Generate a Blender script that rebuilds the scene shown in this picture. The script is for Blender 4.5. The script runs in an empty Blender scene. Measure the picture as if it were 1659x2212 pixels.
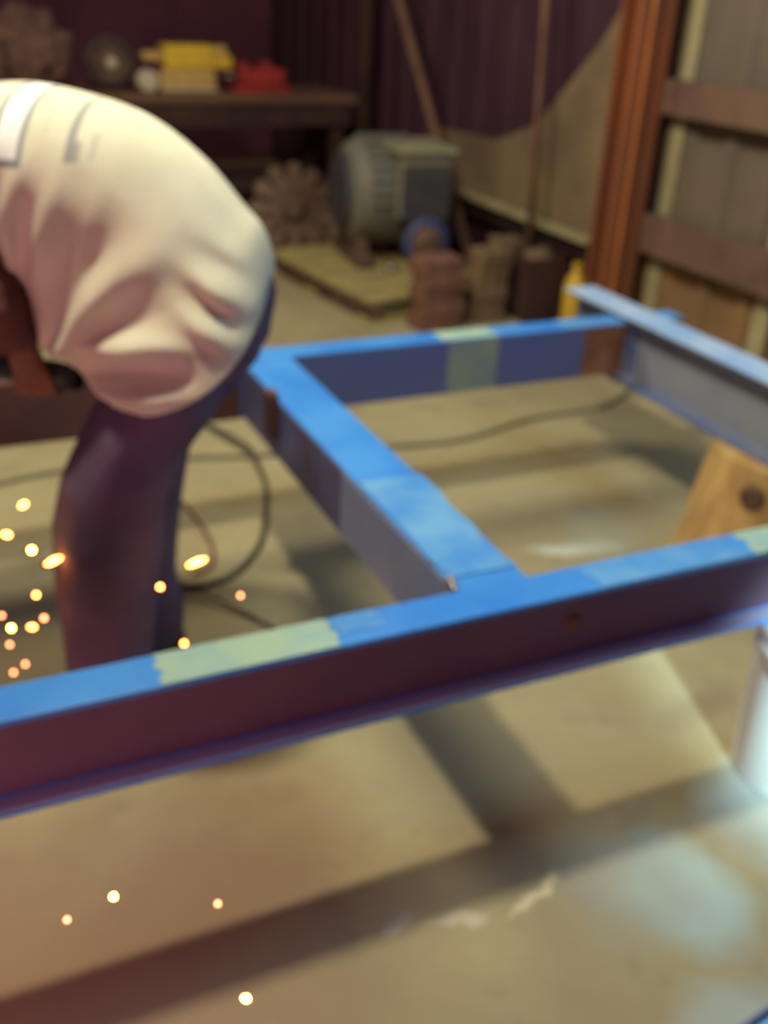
import bpy, bmesh, math, random
from mathutils import Vector, Matrix, noise
random.seed(7)
S = bpy.context.scene
C = S.collection
PI = math.pi

# ------------------------------------------------------------------ camera
YAW, PITCH, ROLL = .4486, .4796, .0511
cd = bpy.data.cameras.new('camera')
cam = bpy.data.objects.new('camera', cd); C.objects.link(cam)
h = Vector((math.sin(YAW), math.cos(YAW), 0)); rt = Vector((math.cos(YAW), -math.sin(YAW), 0)); Z = Vector((0, 0, 1))
fw = h*math.cos(PITCH) - Z*math.sin(PITCH); up = h*math.sin(PITCH) + Z*math.cos(PITCH)
r2 = rt*math.cos(ROLL) + up*math.sin(ROLL); u2 = -rt*math.sin(ROLL) + up*math.cos(ROLL)
M = Matrix((r2, u2, -fw)).transposed().to_4x4(); M.translation = (-.888, -1.173, 1.45)
cam.matrix_world = M
cd.sensor_fit = 'VERTICAL'; cd.sensor_height = 24; cd.lens = 24*2170/2212
cd.clip_start = .02
cd.dof.use_dof = True; cd.dof.focus_distance = .62; cd.dof.aperture_fstop = 23.5/8.6
S.camera = cam

# ------------------------------------------------------------------ world and lamps
w = bpy.data.worlds.new('purple_ambient_fill'); S.world = w; w.use_nodes = True
bg = w.node_tree.nodes['Background']; bg.inputs[0].default_value = (.66, .20, .40, 1); bg.inputs[1].default_value = .092  # purple ambient fill that lifts the blacks like lens haze

def lamp(name, kind, loc, power, col, size=.1, target=None, spot=None):
    l = bpy.data.lights.new(name, kind); l.energy = power; l.color = col
    if kind == 'AREA': l.size = size
    else: l.shadow_soft_size = size
    if spot: l.spot_size = spot; l.spot_blend = .6
    o = bpy.data.objects.new(name, l); C.objects.link(o); o.location = loc
    if target is not None:
        o.rotation_euler = (Vector(target)-Vector(loc)).to_track_quat('-Z', 'Y').to_euler()
    return o
lamp('lamp_over_frame', 'POINT', (-.70, .50, 3.0), 205, (1, .90, .63), .10)
lamp('lamp_far_bay', 'POINT', (-.3, 2.5, 3.0), 180, (1, .92, .66), .40)
lamp('cool_daylight_right', 'AREA', (1.75, .1, 2.9), 22, (.45, .75, 1), .7, (.5, .1, .4))
lamp('cool_tub_fill', 'SPOT', (-.15, -2.1, 1.35), 800, (.66, .95, 1), .10, (.77, -.06, .19), math.radians(16))  # added spot from the camera side that brightens the tub
lamp('pink_haze_fill', 'POINT', (-1.75, -.80, .42), 30, (1, .36, .42), .3)  # added pink fill standing in for purple lens haze at the left

S.view_settings.view_transform = 'Standard'; S.view_settings.look = 'None'
S.view_settings.gamma = 1; S.view_settings.use_curve_mapping = False
S.view_settings.exposure = 0

# ------------------------------------------------------------------ materials
def mat(name, c1, c2=None, scale=6, rough=.7, metal=0, bump=.0, emit=None, spec=.4, detail=4, stretch=(1, 1, 1)):
    m = bpy.data.materials.new(name); m.use_nodes = True
    n = m.node_tree.nodes; L = m.node_tree.links; b = n['Principled BSDF']
    b.inputs['Base Color'].default_value = (*c1, 1); b.inputs['Roughness'].default_value = rough
    b.inputs['Metallic'].default_value = metal; b.inputs['Specular IOR Level'].default_value = spec
    if c2:
        tc = n.new('ShaderNodeTexCoord'); mp = n.new('ShaderNodeMapping'); nz = n.new('ShaderNodeTexNoise'); mx = n.new('ShaderNodeMix')
        mp.inputs['Scale'].default_value = stretch
        nz.inputs['Scale'].default_value = scale; nz.inputs['Detail'].default_value = detail
        mr = n.new('ShaderNodeMapRange'); mr.inputs[1].default_value = .35; mr.inputs[2].default_value = .65
        mx.data_type = 'RGBA'; mx.inputs[6].default_value = (*c1, 1); mx.inputs[7].default_value = (*c2, 1)
        L.new(tc.outputs['Object'], mp.inputs[0]); L.new(mp.outputs[0], nz.inputs['Vector'])
        L.new(nz.outputs[0], mr.inputs[0]); L.new(mr.outputs[0], mx.inputs[0]); L.new(mx.outputs[2], b.inputs['Base Color'])
        if bump:
            bp = n.new('ShaderNodeBump'); bp.inputs['Strength'].default_value = bump; bp.inputs['Distance'].default_value = .01
            L.new(nz.outputs[0], bp.inputs['Height']); L.new(bp.outputs[0], b.inputs['Normal'])
    if emit:
        b.inputs['Emission Color'].default_value = (*emit[0], 1); b.inputs['Emission Strength'].default_value = emit[1]
    return m

BLUE = mat('blue_paint', (.035, .24, .80), (.07, .33, .88), 5, .42, bump=.05)
BLUE_LT = mat('faded_blue_paint', (.16, .43, .80), (.07, .30, .78), 9, .45)
BLUE_SD = mat('scuffed_blue_grey_paint', (.22, .24, .33), (.12, .17, .36), 4, .5)
WEB = mat('haze_tinted_web', (.16, .105, .17), (.13, .085, .145), 4, .8, spec=.15)  # purple lens haze put into the web colour
LIP = mat('lit_look_lip', (.74, .72, .95), (.66, .66, .92), 6, .6)  # lip lies in shadow; its lit look is put into the colour
TOPW = mat('pale_lavender_blue', (.50, .66, .90), (.30, .50, .85), 8, .5)
SHADE_RUST = mat('shade_rust_brown', (.13, .058, .052), (.09, .042, .045), 5, .8)  # shade on the back beam put into colour; rusty brown on the lug
PRIMER = mat('pale_green_primer', (.42, .58, .45), (.30, .50, .50), 12, .6)
PRIMER_DK = mat('worn_green_grey_primer', (.26, .32, .28), (.18, .26, .34), 9, .6)
RUST = mat('rust', (.16, .06, .03), (.30, .14, .08), 9, .8, bump=.2)
ORANGE = mat('rust_orange_paint', (.30, .095, .040), (.20, .085, .05), 3, .6, bump=.1, stretch=(1, 1, .4))
RAIL = mat('brown_steel_rail', (.20, .12, .085), (.14, .08, .07), 5, .7)
SHEET = mat('grey_brown_wall_sheet', (.19, .15, .11), (.14, .12, .10), 2.5, .8)
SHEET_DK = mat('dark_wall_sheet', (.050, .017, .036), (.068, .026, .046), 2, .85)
SHEET_LO = mat('tan_wall_sheet', (.30, .18, .09), (.22, .14, .075), 3, .8)
CREAM = mat('cream_batten', (.46, .42, .25), (.36, .32, .18), 6, .7)
DARK = mat('haze_tinted_back_wall', (.10, .030, .055), (.14, .045, .07), 2, .9)  # purple lens haze put into the back wall colour
WOOD = mat('log_wood', (.72, .50, .20), (.42, .26, .10), 9, .8, bump=.3, stretch=(1, 1, .35))
WOODTOP = mat('log_end_grain', (.50, .34, .17), (.36, .22, .1), 16, .8)
PALE_WOOD = mat('pallet_wood', (.46, .38, .15), (.33, .26, .12), 8, .8)
BENCHW = mat('bench_timber', (.20, .105, .07), (.13, .07, .05), 5, .8, stretch=(.3, 1, 1))
BENCHD = mat('bench_dark_timber', (.07, .03, .028), (.04, .02, .02), 5, .85)
YEL = mat('yellow_plastic', (.80, .54, .05), (.68, .44, .05), 8, .45)
TANP = mat('tan_plastic', (.62, .42, .14), (.52, .34, .12), 8, .5)
REDP = mat('red_paint', (.42, .035, .03), (.28, .03, .03), 10, .5)
CREAMP = mat('cream_plastic', (.6, .52, .4), rough=.5)
GREYM = mat('blue_grey_machine_paint', (.15, .155, .145), (.19, .17, .125), 8, .55, bump=.15)
GREYD = mat('dark_machine_paint', (.045, .045, .07), (.07, .06, .06), 8, .6)
BLUED = mat('dark_blue_paint', (.05, .07, .26), (.07, .08, .16), 10, .5)
BROWNM = mat('rusty_brown_casting', (.17, .105, .07), (.09, .05, .04), 12, .8, bump=.3)
BRICK = mat('red_brown_block', (.27, .13, .09), (.15, .075, .055), 14, .85, bump=.3)
BRICK2 = mat('tan_brown_block', (.26, .18, .10), (.14, .09, .055), 14, .85, bump=.3)
TUBW = mat('white_tub_plastic', (.72, .82, .78), (.66, .76, .74), 5, .45)
RUBBER = mat('black_rubber', (.055, .05, .035), rough=.6)
REDRUB = mat('dull_red_rubber', (.16, .05, .035), rough=.6)
JEANS = mat('dark_blue_denim', (.12, .085, .16), (.16, .11, .18), 14, .9, bump=.2)
SKIN = mat('skin', (.26, .12, .08), (.20, .09, .065), 20, .55)
HAIR = mat('dark_hair', (.02, .014, .01), (.035, .02, .015), 60, .7, bump=.5)
BOOT = mat('brown_leather_boot', (.07, .04, .025), (.045, .03, .02), 20, .6)
SOLE = mat('black_boot_sole', (.02, .02, .02), rough=.8)
CHROME = mat('bare_steel', (.45, .43, .40), (.32, .30, .28), 20, .35, metal=.8)
SPARK_Y = mat('white_hot_spark', (1, .7, .2), emit=((1, .66, .12), 30))
SPARK_O = mat('orange_spark', (1, .4, .1), emit=((1, .33, .06), 24))
SPARK_D = mat('cooling_spark', (1, .3, .15), emit=((1, .30, .12), 12))
EYE = mat('eye_white', (.8, .78, .74), rough=.3)
PUPIL = mat('dark_iris', (.03, .02, .015), rough=.2)

# ------------------------------------------------------------------ helpers
def obj(name, bm, m, parent=None, smooth=False, bevel=0, recalc=True):
    me = bpy.data.meshes.new(name)
    if recalc: bmesh.ops.recalc_face_normals(bm, faces=bm.faces)
    bm.to_mesh(me); bm.free()
    if smooth:
        for p in me.polygons: p.use_smooth = True
    me.materials.append(m)
    o = bpy.data.objects.new(name, me); C.objects.link(o)
    if parent: o.parent = parent
    if bevel:
        b = o.modifiers.new('bevel', 'BEVEL'); b.width = bevel; b.segments = 2; b.limit_method = 'ANGLE'
    return o
def tag(o, label, cat, group=None):
    o['label'] = label; o['category'] = cat
    if group: o['group'] = group
    return o
def thing(name, label, cat, loc=(0, 0, 0), rz=0, group=None):
    o = bpy.data.objects.new(name, None); C.objects.link(o); o.location = loc; o.rotation_euler = (0, 0, rz)
    o.empty_display_size = .05
    return tag(o, label, cat, group)
def struct(o): o['kind'] = 'structure'; return o
def box(bm, a, b):
    vs = [bm.verts.new((x, y, z)) for x in (a[0], b[0]) for y in (a[1], b[1]) for z in (a[2], b[2])]
    for f in ((0, 1, 3, 2), (4, 6, 7, 5), (0, 4, 5, 1), (2, 3, 7, 6), (0, 2, 6, 4), (1, 5, 7, 3)): bm.faces.new([vs[i] for i in f])
    return vs
def boxbm(a, b):
    bm = bmesh.new(); box(bm, a, b); return bm
def frames(pts):
    out = []; prev = None
    for i, p in enumerate(pts):
        t = (pts[min(i+1, len(pts)-1)] - pts[max(i-1, 0)]).normalized()
        if prev is None:
            a = Vector((0, 0, 1)) if abs(t.z) < .9 else Vector((1, 0, 0))
            n = t.cross(a).normalized()
        else: n = (prev - t*prev.dot(t)).normalized()
        prev = n; out.append((p, n, t.cross(n)))
    return out
def tube(bm, pts, r, seg=12, caps=True):
    pts = [Vector(p) for p in pts]; rs = r if isinstance(r, (list, tuple)) else [r]*len(pts)
    rings = []
    for (p, n, b), q in zip(frames(pts), rs):
        qa, qb = q if isinstance(q, tuple) else (q, q)
        rings.append([bm.verts.new(p + n*math.cos(2*PI*k/seg)*qa + b*math.sin(2*PI*k/seg)*qb) for k in range(seg)])
    for A, B in zip(rings, rings[1:]):
        for k in range(seg): bm.faces.new((A[k], A[(k+1) % seg], B[(k+1) % seg], B[k]))
    if caps: bm.faces.new(rings[0][::-1]); bm.faces.new(rings[-1])
    return bm
def smoothpath(pts, n=8):
    pts = [Vector(p) for p in pts]; out = []
    for i in range(len(pts)-1):
        p0 = pts[max(i-1, 0)]; p1 = pts[i]; p2 = pts[i+1]; p3 = pts[min(i+2, len(pts)-1)]
        for k in range(n):
            t = k/n
            out.append(.5*((2*p1)+(p2-p0)*t+(2*p0-5*p1+4*p2-p3)*t*t+(3*p1-p0-3*p2+p3)*t*t*t))
    return out+[pts[-1]]
def lathe(bm, prof, seg=32, mtx=None, caps=True):
    rings = []
    for r, z in prof: rings.append([bm.verts.new((r*math.cos(2*PI*k/seg), r*math.sin(2*PI*k/seg), z)) for k in range(seg)])
    for A, B in zip(rings, rings[1:]):
        for k in range(seg): bm.faces.new((A[k], A[(k+1) % seg], B[(k+1) % seg], B[k]))
    if caps: bm.faces.new(rings[0][::-1]); bm.faces.new(rings[-1])
    if mtx: bmesh.ops.transform(bm, matrix=mtx, verts=[v for R in rings for v in R])
    return bm
def ibeam_prof(w, hh, tf=.010, tw=.008):
    a = w/2; t = tw/2
    return [(-a, 0), (a, 0), (a, tf), (t+.006, tf), (t, tf+.006), (t, hh-tf-.006), (t+.006, hh-tf), (a, hh-tf), (a, hh), (-a, hh), (-a, hh-tf), (-t-.006, hh-tf), (-t, hh-tf-.006), (-t, tf+.006), (-t-.006, tf), (-a, tf)]
def ibeam(a, b, w, hh, tf=.010, tw=.008):       # a, b: bottom centre points
    a = Vector(a); b = Vector(b); d = (b-a).normalized()
    zz = Vector((0, 0, 1)) if abs(d.z) < .9 else Vector((0, 1, 0))
    s = d.cross(zz).normalized()
    bm = bmesh.new(); P = ibeam_prof(w, hh, tf, tw)
    R = [[bm.verts.new(p + s*x + zz*z) for x, z in P] for p in (a, b)]
    n = len(P)
    for k in range(n): bm.faces.new((R[0][k], R[0][(k+1) % n], R[1][(k+1) % n], R[1][k]))
    bm.faces.new(R[0][::-1]); bm.faces.new(R[1])
    return bm
def deform(bm, amp, sc, seed=0):
    for v in bm.verts:
        v.co += noise.noise_vector(v.co*sc + Vector((seed, seed*2.3, 0)))*amp

# ------------------------------------------------------------------ floor
fm = bpy.data.materials.new('concrete_floor'); fm.use_nodes = True
N = fm.node_tree.nodes; L = fm.node_tree.links; B = N['Principled BSDF']
tc = N.new('ShaderNodeTexCoord'); geo = tc.outputs['Object']
def nz(scale, detail=5, rough=.6):
    n = N.new('ShaderNodeTexNoise'); n.inputs['Scale'].default_value = scale; n.inputs['Detail'].default_value = detail
    n.inputs['Roughness'].default_value = rough; L.new(geo, n.inputs['Vector']); return n.outputs[0]
def rng(v, a, b, c=0., d=1.):
    n = N.new('ShaderNodeMapRange'); n.interpolation_type = 'SMOOTHSTEP'
    for i, x in enumerate((a, b, c, d)): n.inputs[i+1].default_value = x
    L.new(v, n.inputs[0]); return n.outputs[0]
def mth(op, a, b=None):
    n = N.new('ShaderNodeMath'); n.operation = op
    for i, x in enumerate((a, b)):
        if x is None: continue
        if isinstance(x, (int, float)): n.inputs[i].default_value = x
        else: L.new(x, n.inputs[i])
    return n.outputs[0]
def mixc(f, a, b):
    n = N.new('ShaderNodeMix'); n.data_type = 'RGBA'; L.new(f, n.inputs[0])
    for i, x in ((6, a), (7, b)):
        if isinstance(x, tuple): n.inputs[i].default_value = (*x, 1)
        else: L.new(x, n.inputs[i])
    return n.outputs[2]
wob = N.new('ShaderNodeTexNoise'); wob.inputs['Scale'].default_value = 7; wob.inputs['Detail'].default_value = 4; L.new(geo, wob.inputs['Vector'])
wv = N.new('ShaderNodeVectorMath'); wv.operation = 'MULTIPLY_ADD'; wv.inputs[1].default_value = (.14, .14, 0)
L.new(wob.outputs['Color'], wv.inputs[0]); L.new(geo, wv.inputs[2]); WV = wv.outputs[0]
def blot(x, y, rx, ry, soft=.5, ang=0):      # a soft patch of colour on the slab: stains, and light painted in
    mp = N.new('ShaderNodeMapping'); mp.vector_type = 'TEXTURE'
    mp.inputs['Location'].default_value = (x+.07, y+.07, 0); mp.inputs['Rotation'].default_value = (0, 0, ang); mp.inputs['Scale'].default_value = (rx, ry, 1)
    L.new(WV, mp.inputs[0])
    ln = N.new('ShaderNodeVectorMath'); ln.operation = 'LENGTH'; L.new(mp.outputs[0], ln.inputs[0])
    return rng(ln.outputs['Value'], 1-soft, 1+soft, 1, 0)
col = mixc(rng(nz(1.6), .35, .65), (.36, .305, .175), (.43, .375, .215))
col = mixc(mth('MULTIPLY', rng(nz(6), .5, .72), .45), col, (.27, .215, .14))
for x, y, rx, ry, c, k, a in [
        (.215, -.225, .115, .125, (.46, .60, .57), .95, .4), (.13, -.17, .12, .12, (.34, .37, .34), .6, .2), (.55, -.12, .16, .13, (.50, .60, .60), .85, 0),  # pale stain and daylight patches in one, painted into the colour
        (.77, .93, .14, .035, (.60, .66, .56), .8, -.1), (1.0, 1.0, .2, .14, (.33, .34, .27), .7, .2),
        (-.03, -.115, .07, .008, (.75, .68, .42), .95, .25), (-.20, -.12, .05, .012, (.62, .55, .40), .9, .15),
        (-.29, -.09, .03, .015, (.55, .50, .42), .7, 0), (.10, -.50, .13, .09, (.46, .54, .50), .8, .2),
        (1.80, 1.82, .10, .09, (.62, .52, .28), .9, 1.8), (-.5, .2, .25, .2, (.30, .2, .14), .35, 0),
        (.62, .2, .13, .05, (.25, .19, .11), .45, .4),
        (-1.15, -.15, .62, .55, (.36, .235, .15), .75, 0), (-.62, .10, .20, .12, (.30, .19, .13), .5, .2)]:  # warm glow at the left painted into the floor colour
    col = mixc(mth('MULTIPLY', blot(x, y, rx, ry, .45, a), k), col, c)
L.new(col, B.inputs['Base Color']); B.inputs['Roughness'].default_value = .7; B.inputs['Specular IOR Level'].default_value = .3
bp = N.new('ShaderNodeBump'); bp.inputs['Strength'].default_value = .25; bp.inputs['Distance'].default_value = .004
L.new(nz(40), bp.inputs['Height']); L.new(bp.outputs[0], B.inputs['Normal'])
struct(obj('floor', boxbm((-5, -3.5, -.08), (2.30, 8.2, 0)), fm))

# ------------------------------------------------------------------ walls
def ribbed(y0, y1, z0, z1, x=2.2, pitch=.25, d=.022, t=.004):
    bm = bmesh.new(); pts = []; y = y0
    while y < y1-1e-4:
        for dy, dx in ((0, 0), (pitch*.62, 0), (pitch*.70, -d), (pitch*.92, -d)):
            if y+dy < y1: pts.append((x+dx, y+dy))
        y += pitch
    pts.append((x, y1))
    ro = [[bm.verts.new((px, py, z)) for px, py in pts] for z in (z0, z1)]
    ri = [[bm.verts.new((px+t, py, z)) for px, py in pts] for z in (z0, z1)]
    for i in range(len(pts)-1):
        bm.faces.new((ro[0][i], ro[0][i+1], ro[1][i+1], ro[1][i])); bm.faces.new((ri[0][i+1], ri[0][i], ri[1][i], ri[1][i+1]))
        for k in (0, 1): bm.faces.new((ro[k][i], ri[k][i], ri[k][i+1], ro[k][i+1]))
    return bm
WR = struct(obj('wall_right', boxbm((2.26, -3.5, 0), (2.30, 8.2, 3.2)), SHEET_DK))
for i in range(6):                                   # upper sheets, above the lower rail
    y0 = -1.8+i*.75
    obj('wall_sheet', ribbed(y0, y0+.74, .56, 3.1), SHEET, WR)
    obj('wall_sheet', ribbed(y0, y0+.74, .005, .552), SHEET_LO, WR)
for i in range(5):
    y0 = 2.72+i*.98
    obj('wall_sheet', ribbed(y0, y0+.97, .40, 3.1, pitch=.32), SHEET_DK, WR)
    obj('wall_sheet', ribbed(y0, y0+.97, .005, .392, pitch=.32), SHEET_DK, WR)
for y in (.05, .92, 1.775, 2.47):
    b = obj('batten', boxbm((2.165, y-.045, .01), (2.178-.004, y+.045, 3.0)), CREAM, WR, bevel=.003); b['label'] = 'cream vertical wall batten'
for z0, z1 in ((.455, .615), (1.035, 1.17), (1.9, 2.04)):
    for (ya, yb) in ((-1.8, 2.62),):
        bm = bmesh.new(); box(bm, (2.085, ya, z0), (2.095, yb, z1)); box(bm, (2.095, ya, z1-.008), (2.165, yb, z1)); box(bm, (2.095, ya, z0), (2.165, yb, z0+.008))
        r = obj('wall_rail', bm, RAIL, WR, bevel=.003); r['label'] = 'brown horizontal steel channel rail'
r = obj('wall_rail', boxbm((2.10, 2.85, .31), (2.17, 5.4, .40)), BENCHD, WR, bevel=.005)
r = obj('ledge', boxbm((2.04, 2.85, .402), (2.17, 5.4, .425)), CREAM, WR, bevel=.004); r['label'] = 'pale ledge over the dark rail'

WB = struct(obj('wall_back', boxbm((-5, 8.2, 0), (2.30, 8.3, 3.4)), DARK))
for i in range(8):
    obj('wall_board', boxbm((-4.9+i*.9, 8.165, .02), (-4.02+i*.9, 8.195, 3.3)), DARK, WB, bevel=.004)

# ------------------------------------------------------------------ rusty orange column
col_ = thing('steel_column', 'tall rust-orange steel column standing against the wall rails', 'column', (2.0, 2.58, 0))
bm = ibeam((0, 0, .012), (0, 0, 3.2), .165, .15, .014, .010)
bmesh.ops.translate(bm, verts=bm.verts, vec=(0, -.085, 0))
obj('shaft', bm, ORANGE, col_, bevel=.002)
obj('lit_edge_strip', boxbm((-.0865, -.161, .013), (-.0832, -.145, 3.19)), mat('lit_orange_edge', (.62, .22, .05), (.45, .15, .05), 5, .6), col_)['label'] = 'column edge in brighter orange to look lit'  # light on the flange edge put in as a brighter colour
obj('base_plate', boxbm((-.12, -.13, 0), (.075, .12, .012)), RUST, col_, bevel=.002)

# ------------------------------------------------------------------ blue steel frame
TZ = .55
fr = thing('steel_chassis', 'blue painted steel beam chassis raised on blocks in the foreground', 'steel chassis')
fb = obj('front_beam', ibeam((-2.3, .04, TZ-.17), (1.45, .04, TZ-.17), .08, .17), BLUE, fr, bevel=.0015)
obj('front_web', boxbm((-2.298, .0335, TZ-.1555), (1.448, .0358, TZ-.0145)), WEB, fr)['label'] = 'haze-tinted dark maroon web face of the front beam'
obj('bottom_lip', boxbm((-2.299, .0002, TZ-.1598), (1.449, .0330, TZ-.1585)), LIP, fr)['label'] = 'lavender-blue lower lip of the front beam, coloured to look lit'
def ychannel(x0, x1, y0, y1, z0, z1, tf=.009, tw=.007):      # web at y0, flanges towards y1
    bm = bmesh.new(); P = [(y0, z0), (y1, z0), (y1, z0+tf), (y0+tw, z0+tf), (y0+tw, z1-tf), (y1, z1-tf), (y1, z1), (y0, z1)]
    R = [[bm.verts.new((x, y, z)) for y, z in P] for x in (x0, x1)]
    for k in range(8): bm.faces.new((R[0][k], R[0][(k+1) % 8], R[1][(k+1) % 8], R[1][k]))
    bm.faces.new(R[0]); bm.faces.new(R[1][::-1]); return bm
obj('back_beam', ychannel(-1.9, -.1405, 1.3105, 1.394, TZ-.166, TZ), SHADE_RUST, fr, bevel=.0015)['label'] = 'left length of the back beam, shade darkened into its colour'  # shadowed length, its shade put into a brown colour
bb = obj('back_beam', ychannel(-.14, 1.128, 1.3105, 1.394, TZ-.166, TZ), BLUE, fr, bevel=.0015)
def channel(x0, x1, y0, y1, z0, z1, tf=.010, tw=.009):      # web at x0, flanges towards x1
    bm = bmesh.new(); P = [(x0, z0), (x1, z0), (x1, z0+tf), (x0+tw, z0+tf), (x0+tw, z1-tf), (x1, z1-tf), (x1, z1), (x0, z1)]
    R = [[bm.verts.new((x, y, z)) for x, z in P] for y in (y0, y1)]
    for k in range(8): bm.faces.new((R[0][k], R[0][(k+1) % 8], R[1][(k+1) % 8], R[1][k]))
    bm.faces.new(R[0]); bm.faces.new(R[1][::-1]); return bm
cm = obj('cross_member', channel(-.136, 0, .0805, 1.3095, TZ-.1615, TZ-.0015), BLUE, fr, bevel=.0015)
obj('cross_web', boxbm((-.1385, .082, TZ-.158), (-.1363, .60, TZ-.008)), mat('lavender_grey_web', (.34, .40, .58), (.25, .32, .56), 5, .6), fr)['label'] = 'lavender-grey near half of the cross member web'  # web colour in two halves: paler near, darker far
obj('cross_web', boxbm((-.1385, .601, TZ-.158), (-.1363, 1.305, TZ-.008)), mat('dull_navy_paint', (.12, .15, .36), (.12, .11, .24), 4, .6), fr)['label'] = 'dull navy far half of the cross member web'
o = obj('lug', boxbm((-.165, 1.0, TZ-.10), (-.1386, 1.05, TZ+.02)), SHADE_RUST, fr, bevel=.004); o['label'] = 'dark brown lug on the side of the cross member'
sb = obj('side_beam', ibeam((1.185, .081, TZ-.205), (1.185, 1.66, TZ-.205), .11, .217), BLUE_SD, fr, bevel=.0015)
obj('top_plate', boxbm((1.125, .081, TZ+.0125), (1.245, 1.67, TZ+.0165)), TOPW, fr)['label'] = 'pale blue top strip of the side beam'  # paler blue strip along the top flange
obj('back_web', boxbm((.001, 1.3088, TZ-.1655), (1.127, 1.3103, TZ-.004)), mat('shaded_navy_web', (.085, .12, .36), (.11, .14, .33), 3, .6), fr)['label'] = 'navy web face of the back beam, darkened like shade'  # shade on the upright face put in as a darker blue
obj('side_web', boxbm((1.1785, .10, TZ-.190), (1.1805, 1.30, TZ-.004)), mat('grey_side_web', (.30, .33, .33), (.24, .27, .36), 3, .7), fr)['label'] = 'grey web face of the side beam'  # grey sheet over the left web face
obj('beam_stub', ibeam((1.2405, 1.352, TZ-.166), (1.35, 1.352, TZ-.166), .084, .166), BLUE_LT, fr, bevel=.0015)
def patch(x0, y0, x1, y1, m, n, lab, z=TZ):
    bm = bmesh.new(); K = 14
    top = []; bot = []
    for i in range(K+1):
        t = i/K; x = x0+(x1-x0)*t
        top.append((x, y1)); bot.append((x, y0))
    e = .012
    pts = [(x0+random.uniform(-e, e), y0+(y1-y0)*k/5) for k in range(6)] + [(x1+random.uniform(-e, e), y1-(y1-y0)*k/5) for k in range(6)]
    lo = [bm.verts.new((x, y, z+.0002)) for x, y in pts]; hi = [bm.verts.new((x, y, z+.0012)) for x, y in pts]
    bm.faces.new(lo); bm.faces.new(hi[::-1]); k = len(pts)
    for i in range(k): bm.faces.new((lo[i], lo[(i+1) % k], hi[(i+1) % k], hi[i]))
    o = obj('bare_patch', bm, m, fr); o['label'] = lab; return o
patch(-.655, .001, -.375, .079, PRIMER, 0, 'pale green bare patch on the front beam top')
patch(-.375, .03, -.30, .079, BLUE_LT, 0, 'faded blue patch beside the green one')
patch(.46, .001, .9, .079, PRIMER, 0, 'pale patch at the right of the front beam top')
patch(.475, 1.311, .655, 1.393, PRIMER, 0, 'pale patch on the back beam top')
patch(.90, 1.311, 1.12, 1.393, BLUE_LT, 0, 'faded blue end of the back beam top')
patch(-.134, .12, -.002, .52, BLUE_LT, 0, 'faded blue length of the cross member top')
patch(.1, .001, .44, .079, BLUE_LT, 0, 'faded blue length of the front beam top')
o = obj('bare_patch', boxbm((.49, 1.3070, TZ-.165), (.66, 1.3086, TZ-.004)), PRIMER_DK, fr); o['label'] = 'green-grey bare band down the back beam web'
o = obj('bare_patch', boxbm((.97, 1.3070, TZ-.165), (1.126, 1.3086, TZ-.004)), RUST, fr); o['label'] = 'rusty end of the back beam web'
bm = bmesh.new()
for k, yy in enumerate((.093, .105, .118)): bmesh.ops.create_icosphere(bm, subdivisions=1, radius=.010, matrix=Matrix.Translation((-.137+.002*k, yy, TZ-.006+.002*k)))
o = obj('weld_bead', bm, CHROME, fr, smooth=True); o['label'] = 'bright weld bead at the cross member joint'
bm = bmesh.new(); lathe(bm, [(.0, 0), (.017, 0), (.017, .006), (.011, .009)], 6, Matrix.Translation((.075, .036, TZ-.085)) @ Matrix.Rotation(PI/2, 4, 'X'), True)
obj('bolt_head', bm, RUST, fr)

# ------------------------------------------------------------------ supports
def log(name, loc, r0, r1, hh, label, seed, cat='log'):
    t = thing(name, label, cat, loc)
    bm = bmesh.new(); seg = 40; K = 14
    rings = []
    for i in range(K+1):
        u = i/K
        R = []
        for k in range(seg):
            a = 2*PI*k/seg
            r = (r0+(r1-r0)*u)*(1+.07*noise.noise((math.cos(a)*1.5+seed, math.sin(a)*1.5, u*1.2))+.02*noise.noise((math.cos(a)*6, math.sin(a)*6+seed, u*2)))
            if u == 0: r *= 1.03
            R.append(bm.verts.new((r*math.cos(a), r*math.sin(a), u*hh)))
        rings.append(R)
    for A, Bq in zip(rings, rings[1:]):
        for k in range(seg): bm.faces.new((A[k], A[(k+1) % seg], Bq[(k+1) % seg], Bq[k]))
    bm.faces.new(rings[0][::-1]); bm.faces.new(rings[-1])
    obj('trunk', bm, WOOD, t, smooth=False, bevel=.006)
    for a, zz, rr in ((3.6, .26, .030), (4.25, .19, .042), (4.5, .08, .026)):
        u = zz/hh; r = r0+(r1-r0)*u
        b2 = bmesh.new(); lathe(b2, [(rr*1.25, -.02), (rr*1.2, .006), (rr*.8, .016), (rr*.45, .010)], 14,
              Matrix.Translation((r*.985*math.cos(a), r*.985*math.sin(a), zz)) @ Matrix.Rotation(a, 4, 'Z') @ Matrix.Rotation(PI/2, 4, 'Y'))
        deform(b2, .004, 40)
        obj('knot', b2, BROWNM, t, smooth=True)
    return t
log('log_block', (1.275, .72, 0), .245, .19, .3435, 'yellowish sawn log block with dark knots under the side beam', 2.1)

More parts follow.
